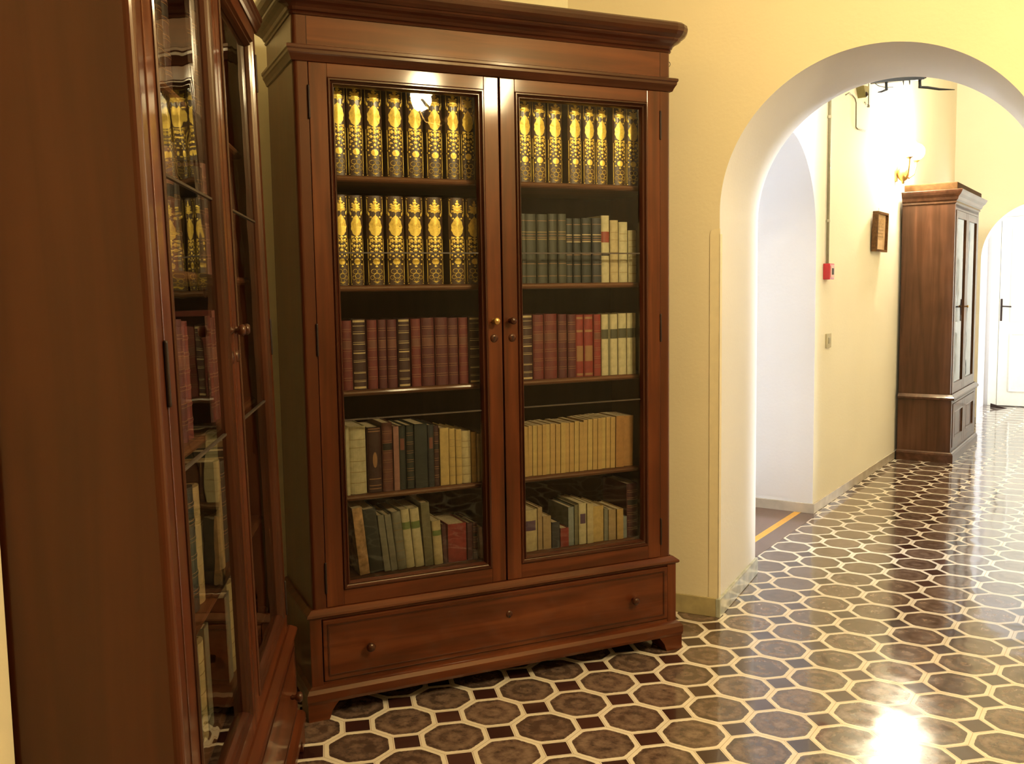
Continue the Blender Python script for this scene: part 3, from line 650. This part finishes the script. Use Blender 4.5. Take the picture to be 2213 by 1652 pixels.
# books in the near bookcase, mostly hidden by the reflections in its doors
rnd = random.Random(11)
SH = ['top','second','third','fourth','lowest']
pal = [[('ornate','bands'),('brown','bands')],[('rbrown','bands'),('ornate','bands')],[('maroon','bands'),('red','bands')],[('gblack','bands'),('tan','lines')],[('cream','lines'),('grey','plain')]]
for si, z in enumerate((Z1, Z2, Z3, Z4, Z5)):
    for side, (a, b_) in (('near', (.14, .58)), ('far', (.76, 1.20))):
        u = a; k = 0
        while u < b_-.04:
            w = (.052, .060, .045)[(k+si) % 3]; hh = (.25, .235, .24)[(k*2+si) % 3]*(.86 if si == 4 else 1)
            book(LEFT_M, u+w/2, .066, z+LIFT, w, hh, pal[si][(k+(side == 'far')) % 2],
                 f'dim old book, {ORD[k]} from near end, {SH[si]} shelf, {side} door, left bookcase', f'books on the {SH[si]} shelf of the near bookcase')
            u += w+.001; k += 1
# ------------------------------------------------------------------ corridor things
CM = frame_matrix(3.2776, 7.0114, LYAW)
CWd, CD = 1.187, .395
cup = empty('cupboard', CM); tag(cup, 'narrow-sided brown cupboard with glazed upper doors standing in the corridor beyond the arch', 'cupboard')
cz, cx_ = M['cz'], M['cx']
b = MB(); b.wrap([(0,0),(.0,0),(.004,0),(.004,.058),(.0,.068),(-.012,.078),(-.02,.078),(-.02,0)], CWd, CD); b.box(.0, CWd, .0, CD, .0, .07); b.build('plinth', cx_, cup)
i0 = .018
b = MB(); b.box(i0, i0+.022, i0, CD, .07, .475); b.box(CWd-i0-.022, CWd-i0, i0, CD, .07, .475); b.box(i0+.022, CWd-i0-.022, CD-.02, CD, .07, .475, 0, 1)
b.box(i0+.022, CWd-i0-.022, i0, CD-.02, .455, .475, 0, 1); b.box(i0+.022, .075, i0, i0+.02, .07, .475, .001); b.box(CWd-.075, CWd-i0-.022, i0, i0+.02, .07, .475, .001); b.box(.075, CWd-.075, i0, i0+.02, .07, .105, .001, 1); b.box(.075, CWd-.075, i0, i0+.02, .44, .475, .001, 1)
b.build('lower_case', [cz, cx_], cup)
b = MB(); b.wrap([(-.02,.470),(.0,.472),(.004,.478),(.004,.490),(-.006,.500),(-.02,.512)], CWd, CD); b.box(.01, CWd-.01, .01, CD, .472, .49); b.build('waist_moulding', cx_, cup)
for k in range(2):
    x0 = .078+k*.516; x1 = x0+.512
    d = MB(); d.box(x0, x0+.075, i0-.004, i0+.018, .108, .437, .002); d.box(x1-.075, x1, i0-.004, i0+.018, .108, .437, .002); d.box(x0+.075, x1-.075, i0-.0035, i0+.018, .108, .172, .002, 1); d.box(x0+.075, x1-.075, i0-.0035, i0+.018, .375, .437, .002, 1)
    dr = d.build('lower_door', [cz, cx_], cup)
    p = MB(); p.box(x0+.07, x1-.07, i0+.006, i0+.014, .165, .38); p.build('panel', cz, dr)
    p = MB(); p.rect_mould(x0+.075, x1-.075, .172, .375, [(0,i0-.003),(.006,i0-.005),(.012,i0+.007),(0,i0+.007)]); p.build('bead', cx_, dr)
j0 = .030
b = MB(); b.box(j0, j0+.02, j0, CD, .49, 1.93); b.box(CWd-j0-.02, CWd-j0, j0, CD, .49, 1.93); b.box(j0+.02, CWd-j0-.02, CD-.015, CD, .49, 1.93, 0, 0)
b.box(j0+.02, .078, j0, j0+.02, .49, 1.93, .001); b.box(CWd-.078, CWd-j0-.02, j0, j0+.02, .49, 1.93, .001); b.box(.078, CWd-.078, j0, j0+.02, 1.885, 1.93, .001, 1); b.box(j0+.02, CWd-j0-.02, j0, CD-.015, 1.90, 1.92, 0, 1)
b.build('upper_case', [cz, cx_], cup)
for k in range(2):
    x0 = .080+k*.515; x1 = x0+.511
    d = MB(); z0, z1 = .505, 1.882
    d.box(x0, x0+.062, j0-.004, j0+.018, z0, z1, .002); d.box(x1-.062, x1, j0-.004, j0+.018, z0, z1, .002); d.box(x0+.062, x1-.062, j0-.0035, j0+.018, z0, z0+.085, .002, 1); d.box(x0+.062, x1-.062, j0-.0035, j0+.018, z1-.055, z1, .002, 1)
    dr = d.build('upper_door', [cz, cx_], cup)
    p = MB(); p.box(x0+.058, x1-.058, j0+.006, j0+.009, z0+.08, z1-.05); p.build('glass_pane', M['glassflat'], dr)
    if k == 0:
        kn = MB(); kn.lathe([(.006,0),(.005,-.012),(.010,-.018),(.010,-.024),(.001,-.027)], (x1-.03, j0-.004, 1.16), 'y', 12); kn.build('knob', M['brass'], dr)
for sz in (.84, 1.19, 1.54):
    b = MB(); b.box(j0+.022, CWd-j0-.022, j0+.05, CD-.016, sz, sz+.018); b.build('shelf', cx_, cup)
b = MB(); b.wrap([(-.03,1.925),(-.028,1.925),(-.020,1.932),(-.022,1.945),(-.010,1.955),(-.004,1.975),(.012,1.992),(.022,2.010),(.026,2.022),(.020,2.026),(-.03,2.026)], CWd, CD); b.box(.0, CWd, .0, CD, 2.016, 2.026); b.build('cornice', cx_, cup)
b = MB(); b.box(.02, CWd-.02, .015, CD-.01, 2.026, 2.080, .006); b.build('top_box', M['ctop'], cup)

LMAT = frame_matrix(LX, LY, LYAW)     # local X along the corridor wall, wall face at y = 0, corridor at y < 0
def onwall(name, label, cat, u, z, d=0.0): 
    return tag(empty(name, LMAT @ Matrix.Translation((u, -d, z))), label, cat)
# framed picture, tilted off the wall
pf = tag(empty('picture_frame', LMAT @ Matrix.Translation((1.405, -.006, 1.567)) @ Matrix.Rotation(R(1.5), 4, 'X')), 'small dark-framed print hanging on the corridor wall left of the cupboard', 'picture')
b = MB(); w_, h_ = .155, .272
b.box(-w_, w_, -.038, 0, 0, .016, .002); b.box(-w_, w_, -.038, 0, h_-.016, h_, .002); b.box(-w_, -w_+.016, -.038, 0, .016, h_-.016, .002); b.box(w_-.016, w_, -.038, 0, .016, h_-.016, .002)
b.build('frame', wood('picture_moulding', (.05,.02,.01), (.12,.055,.02), (.2,.1,.04), 'x', k=2), pf)
b = MB(); b.box(-w_+.014, w_-.014, -.020, -.012, .014, h_-.014); pr = b.build('mount', plain('tan_paper', (.60,.40,.22), .8), pf)
b = MB(); b.box(-.085, .085, -.0215, -.019, .09, .225); 
for q in range(5): b.box(-.07, .07, -.0225, -.021, .105+q*.022, .108+q*.022, 0, 1)
b.build('print', [plain('tan_print', (.50,.31,.16), .8, var=.25, scale=60), M['line']], pr)
b = MB(); b.tube([(0,-.004,h_-.004),(0,-.002,h_+.03)], .0012, 6); b.build('hanging_wire', M['iron'], pf)
# fire alarm call point with its conduit
fa = onwall('fire_alarm', 'red square fire alarm call point at the foot of the wall pipe in the corridor', 'alarm', .19, 1.374)
redp = plain('signal_red', (.55,.012,.03), .35, coat=.4)
b = MB(); b.box(-.047, .047, -.040, 0, 0, .094, .004); b.build('housing', redp, fa)
b = MB(); b.box(-.036, .036, -.044, -.039, .012, .082, .002); fp = b.build('face_plate', plain('pinkish_white', (.75,.45,.45), .4), fa)
b = MB(); b.box(-.020, .020, -.0455, -.0435, .028, .066, .001); b.build('window', M['black'], fp)
pi_ = onwall('wall_pipe', 'thin grey conduit running up the corridor wall from the red alarm', 'pipe', .190, 1.468, .012)
b = MB(); b.tube([(0,0,0),(0,0,H-1.468)], .0085, 10); b.build('tube', plain('grey_conduit', (.22,.20,.13), .5), pi_)
for q in (.25, .85, 1.45):
    c_ = MB(); c_.lathe([(.0105,-.008),(.0115,-.006),(.0115,.006),(.0105,.008)], (0,0,q), 'z', 12); c_.box(-.004, .004, 0, .012, q-.006, q+.006); c_.build('clip', plain('pipe_clip', (.45,.42,.33), .5), pi_)
sw = onwall('light_switch', 'beige light switch low on the corridor wall under the red alarm', 'switch', .26, .966)
b = MB(); b.box(-.050, .050, -.009, 0, 0, .086, .003); b.build('plate', plain('beige_plastic', (.50,.44,.28), .5), sw)
b = MB(); b.box(-.018, .018, -.013, -.008, .025, .062, .002); b.build('rocker', plain('grey_plastic', (.40,.37,.27), .5), sw)
# wires and sensor high on the wall
cw = plain('wire_grey', (.10,.09,.05), .6)
b = MB(); b.tube([(.55,-.006,2.50),(.62,-.006,2.522),(.70,-.006,2.525),(.77,-.006,2.512),(.797,-.006,2.49),(.803,-.006,2.34),(.85,-.006,2.333),(1.03,-.006,2.345)], .0035, 6)
o = b.build('cable', cw); o.matrix_basis = LMAT; tag(o, 'thin loose wire bending down the upper corridor wall beside the pipe', 'cable')
b = MB(); b.tube([(1.103,-.006,2.75),(1.106,-.006,2.52),(1.06,-.010,2.51),(1.0,-.008,2.525)], .0035, 6); b.box(1.095, 1.118, -.012, 0, 2.508, 2.524)
o = b.build('cable', cw); o.matrix_basis = LMAT; tag(o, 'short wire dropping to a small clip under the dark sensor, nearer the glare', 'cable')
se = onwall('sensor', 'small olive corner sensor high on the corridor wall under the arch top', 'sensor', .86, 2.548)
b = MB(); b.prism([(-.06,.045),(.07,.060),(.055,.0),(.0,-.02)], -.05, 0, axis='y'); b.build('housing', plain('olive_plastic', (.20,.17,.06), .5), se)
b = MB(); b.sphere((.005,-.045,.0), .018, n=12); b.build('lens', M['iron'], se)

# brass wall sconce with two lit globes
sc = onwall('wall_sconce', 'ornate brass wall sconce glowing above the corridor cupboard', 'lamp', 1.96, 2.150)
b = MB(); b.prism([(.040*math.cos(a)*(1+.10*math.cos(6*a)), .075*math.sin(a)*(1+.10*math.cos(6*a))+.02) for a in [2*PI*k/36 for k in range(36)]], -.014, 0, axis='y'); b.build('backplate', M['brass'], sc)
b = MB(); b.lathe([(.002,-.075),(.012,-.068),(.010,-.058),(.030,-.040),(.042,-.010),(.040,.020),(.026,.045),(.012,.060),(.016,.072),(.008,.090),(.004,.120),(.001,.150)], (0,-.055,.0), 'z', 18); b.tube([(0,0,.01),(0,-.03,.0),(0,-.055,.0)], .008, 8); b.build('body', M['brass'], sc)
bulb = emit('lit_globe', (1.0, .90, .66), 290); dimbulb = emit('dim_globe', (1.0, .90, .66), 60)
for s_ in (-1, 1):
    b = MB(); b.tube([(0,-.055,0),(s_*.05,-.085,-.03),(s_*.10,-.11,.0),(s_*.115,-.12,.06),(s_*.115,-.12,.095)], .006, 8); ar = b.build('arm', M['brass'], sc)
    b = MB(); b.lathe([(.010,.09),(.026,.100),(.028,.106),(.010,.108)], (s_*.115,-.12,0), 'z', 14); b.build('cup', M['brass'], ar)
    b = MB(); b.sphere((s_*.115,-.12,.165), .060, n=18); gl_ = b.build('glass_globe', bulb, ar)
# black iron lamp hung under the corridor ceiling, its lower part showing under the arch
cl = tag(empty('ceiling_lamp', Matrix.Translation((2.005, 5.0, 2.38)) @ Matrix.Rotation(R(-3), 4, 'Y')), 'black iron hanging lamp frame just under the top of the big arch', 'lamp')
b = MB(); b.box(-.135, .130, -.02, .02, -.006, .016, .003); b.tube([(-.15,0,.004),(-.10,0,.018),(0,0,.022),(.10,0,.020),(.145,0,.006)], .006, 8); b.build('crossbar', M['black'], cl)
for x_ in (-.060, .112): 
    b = MB(); b.lathe([(.006,-.045),(.009,-.042),(.0075,-.03),(.0075,0),(.004,.004)], (x_,0,0), 'z', 10); b.build('drop', M['black'], cl)
b = MB(); b.tube([(-.055,0,-.040),(-.085,0,-.050),(-.105,0,-.052)], [.006,.005,.002], 6); b.build('arm', M['black'], cl)
b = MB(); b.tube([(.105,0,-.040),(.150,0,-.045),(.210,0,-.058),(.290,0,-.066)], [.006,.007,.006,.002], 6); b.build('arm', M['black'], cl)
for x_ in (.028, .060):
    b = MB(); b.lathe([(.004,0),(.003,-.010),(.0008,-.022)], (x_,0,-.005), 'z', 8); b.build('spike', M['black'], cl)
b = MB(); b.tube([(-.120,.01,.0),(-.095,.012,-.018),(-.060,.012,-.028),(-.02,.012,-.030)], .002, 6); b.build('wire', M['black'], cl)
b = MB(); b.tube([(0,0,.016),(.0,0,H-2.38)], .008, 8); b.build('rod', M['black'], cl)
for x_ in (-.11, .11):
    b = MB(); b.lathe([(.010,.016),(.018,.03),(.018,.05),(.010,.055)], (x_,0,0), 'z', 12); hd_ = b.build('lamp_holder', M['black'], cl)
    b = MB(); b.sphere((x_,0,.10), .045, n=16); b.build('glass_globe', dimbulb, hd_)

# white double door at the far end
DM = frame_matrix(WX, WY, WYAW)
wp = plain('white_gloss_paint', (.80,.78,.68), .3, var=.03, coat=.2)
D0 = 1.576
# position of the leaf edge taken along the far wall
b = MB(); ue = .232; lw = .62
b.box(ue-.09, ue, D0-.03, D0, 0, 2.14, .004); b.box(ue+2*lw, ue+2*lw+.09, D0-.03, D0, 0, 2.14, .004); b.box(ue-.09, ue+2*lw+.09, D0-.03, D0, 2.05, 2.14, .004)
o = b.build('trim_3', wp); o.matrix_basis = DM; struct(o)
for k in range(2):
    x0 = ue+k*lw; x1 = x0+lw-.004
    b = MB(); b.box(x0+.003, x1, D0-.035, D0-.001, .008, 2.048, .002)
    for z0, z1 in ((.16,.80),(.92,1.92)): b.rect_mould(x0+.11, x1-.11, z0, z1, [(0,D0-.033),(0,D0-.042),(.012,D0-.045),(.022,D0-.038),(.022,D0-.033)])
    dr = b.build('door_%d' % (k+1), wp); dr.matrix_basis = DM; struct(dr)
    hb = MB(); hx = x0+.022 if k == 0 else x0+.05
    hb.box(hx-.010, hx+.010, D0-.040, D0-.034, .93, 1.17, .002); hb.tube([(hx,D0-.04,1.09),(hx,D0-.075,1.09),(hx+.10,D0-.08,1.085)], .008, 8); hd = hb.build('door_handle', M['iron'], dr)
wd_ = MB(); wd_.prism([(0,0),(.16,0),(.0,.045)], -.02, .02, axis='y'); o = wd_.build('door_wedge', M['iron']); o.matrix_basis = DM @ Matrix.Translation((.20, 1.36, 0)); tag(o, 'small dark wedge on the floor by the far white door', 'door wedge')

# chandelier of the front room, above and behind the viewer's right; it shows only as reflections
CHX, CHY, CHZ = 1.61, 1.40, 2.42
ch = tag(empty('chandelier', Matrix.Translation((CHX, CHY, CHZ))), 'small brass chandelier with lit globes mirrored in the bookcase glass', 'lamp')
b = MB(); b.lathe([(.001,-.09),(.02,-.08),(.035,-.05),(.02,-.02),(.012,0),(.012,.2),(.006,.22),(.006,H-CHZ-.04),(.05,H-CHZ-.03),(.055,H-CHZ)], (0,0,0), 'z', 18); b.build('stem', M['brass'], ch)
cb_ = emit('chandelier_globe', (1.0, .81, .44), 116)
for k in range(4):
    a = 2*PI*k/4+PI/2-.05; c_, s_ = math.cos(a), math.sin(a)
    b = MB(); b.tube([(.02*c_,.02*s_,-.04),(.13*c_,.13*s_,-.10),(.25*c_,.25*s_,-.06),(.29*c_,.29*s_,.0)], .007, 8); b.lathe([(.012,0),(.024,.008),(.026,.014),(.012,.016)], (.29*c_,.29*s_,0), 'z', 12); ar = b.build('arm', M['brass'], ch)
    b = MB(); b.sphere((.29*c_,.29*s_,  .060), .075, n=20); b.build('glass_globe', cb_, ar)

# ------------------------------------------------------------------ light
def area(name, loc, direction, sx, sy, power, col, spread=PI):
    l = bpy.data.lights.new(name, 'AREA'); l.shape = 'RECTANGLE'; l.size = sx; l.size_y = sy; l.energy = power; l.color = col; l.spread = spread
    o = bpy.data.objects.new(name, l); COL.objects.link(o); o.location = loc; o.rotation_euler = Vector(direction).to_track_quat('-Z', 'Y').to_euler(); return o
def point(name, loc, power, col, rad):
    l = bpy.data.lights.new(name, 'POINT'); l.energy = power; l.color = col; l.shadow_soft_size = rad
    o = bpy.data.objects.new(name, l); COL.objects.link(o); o.location = loc; return o
nL = Vector((math.cos(LYAW), -math.sin(LYAW)))
# daylight through the tall window beside the arch
c = to_world(LX, LY, LYAW, -.72, RD-.22); area('daylight_window', (c.x, c.y, 1.27), (-nL.x, -nL.y, 0), .58, 2.3, 27, (.78, .89, 1.0), R(40))
# daylight in the space behind the second arch, from its right
c = to_world(WX, WY, WYAW, 2.36, .85); d_ = -D2(WYAW); area('daylight_lobby', (c.x, c.y, 1.4), (d_.x, d_.y, 0), 1.1, 2.2, 50, (.88, .94, 1.0))
# fill light added inside the recess to brighten it
c = to_world(LX, LY, LYAW, -.9, 1.5); area('fill_recess', (c.x, c.y, 1.6), (nL.x, nL.y, -.1), .8, 1.6, 2, (.92, .95, 1.0))

w = bpy.data.worlds.new('world'); scene.world = w; w.use_nodes = True
w.node_tree.nodes['Background'].inputs[0].default_value = (.7, .8, 1, 1); w.node_tree.nodes['Background'].inputs[1].default_value = .02
vs = scene.view_settings; vs.view_transform = 'Standard'; vs.look = 'None'; vs.exposure = 1.0; vs.gamma = 1.0; vs.use_curve_mapping = False
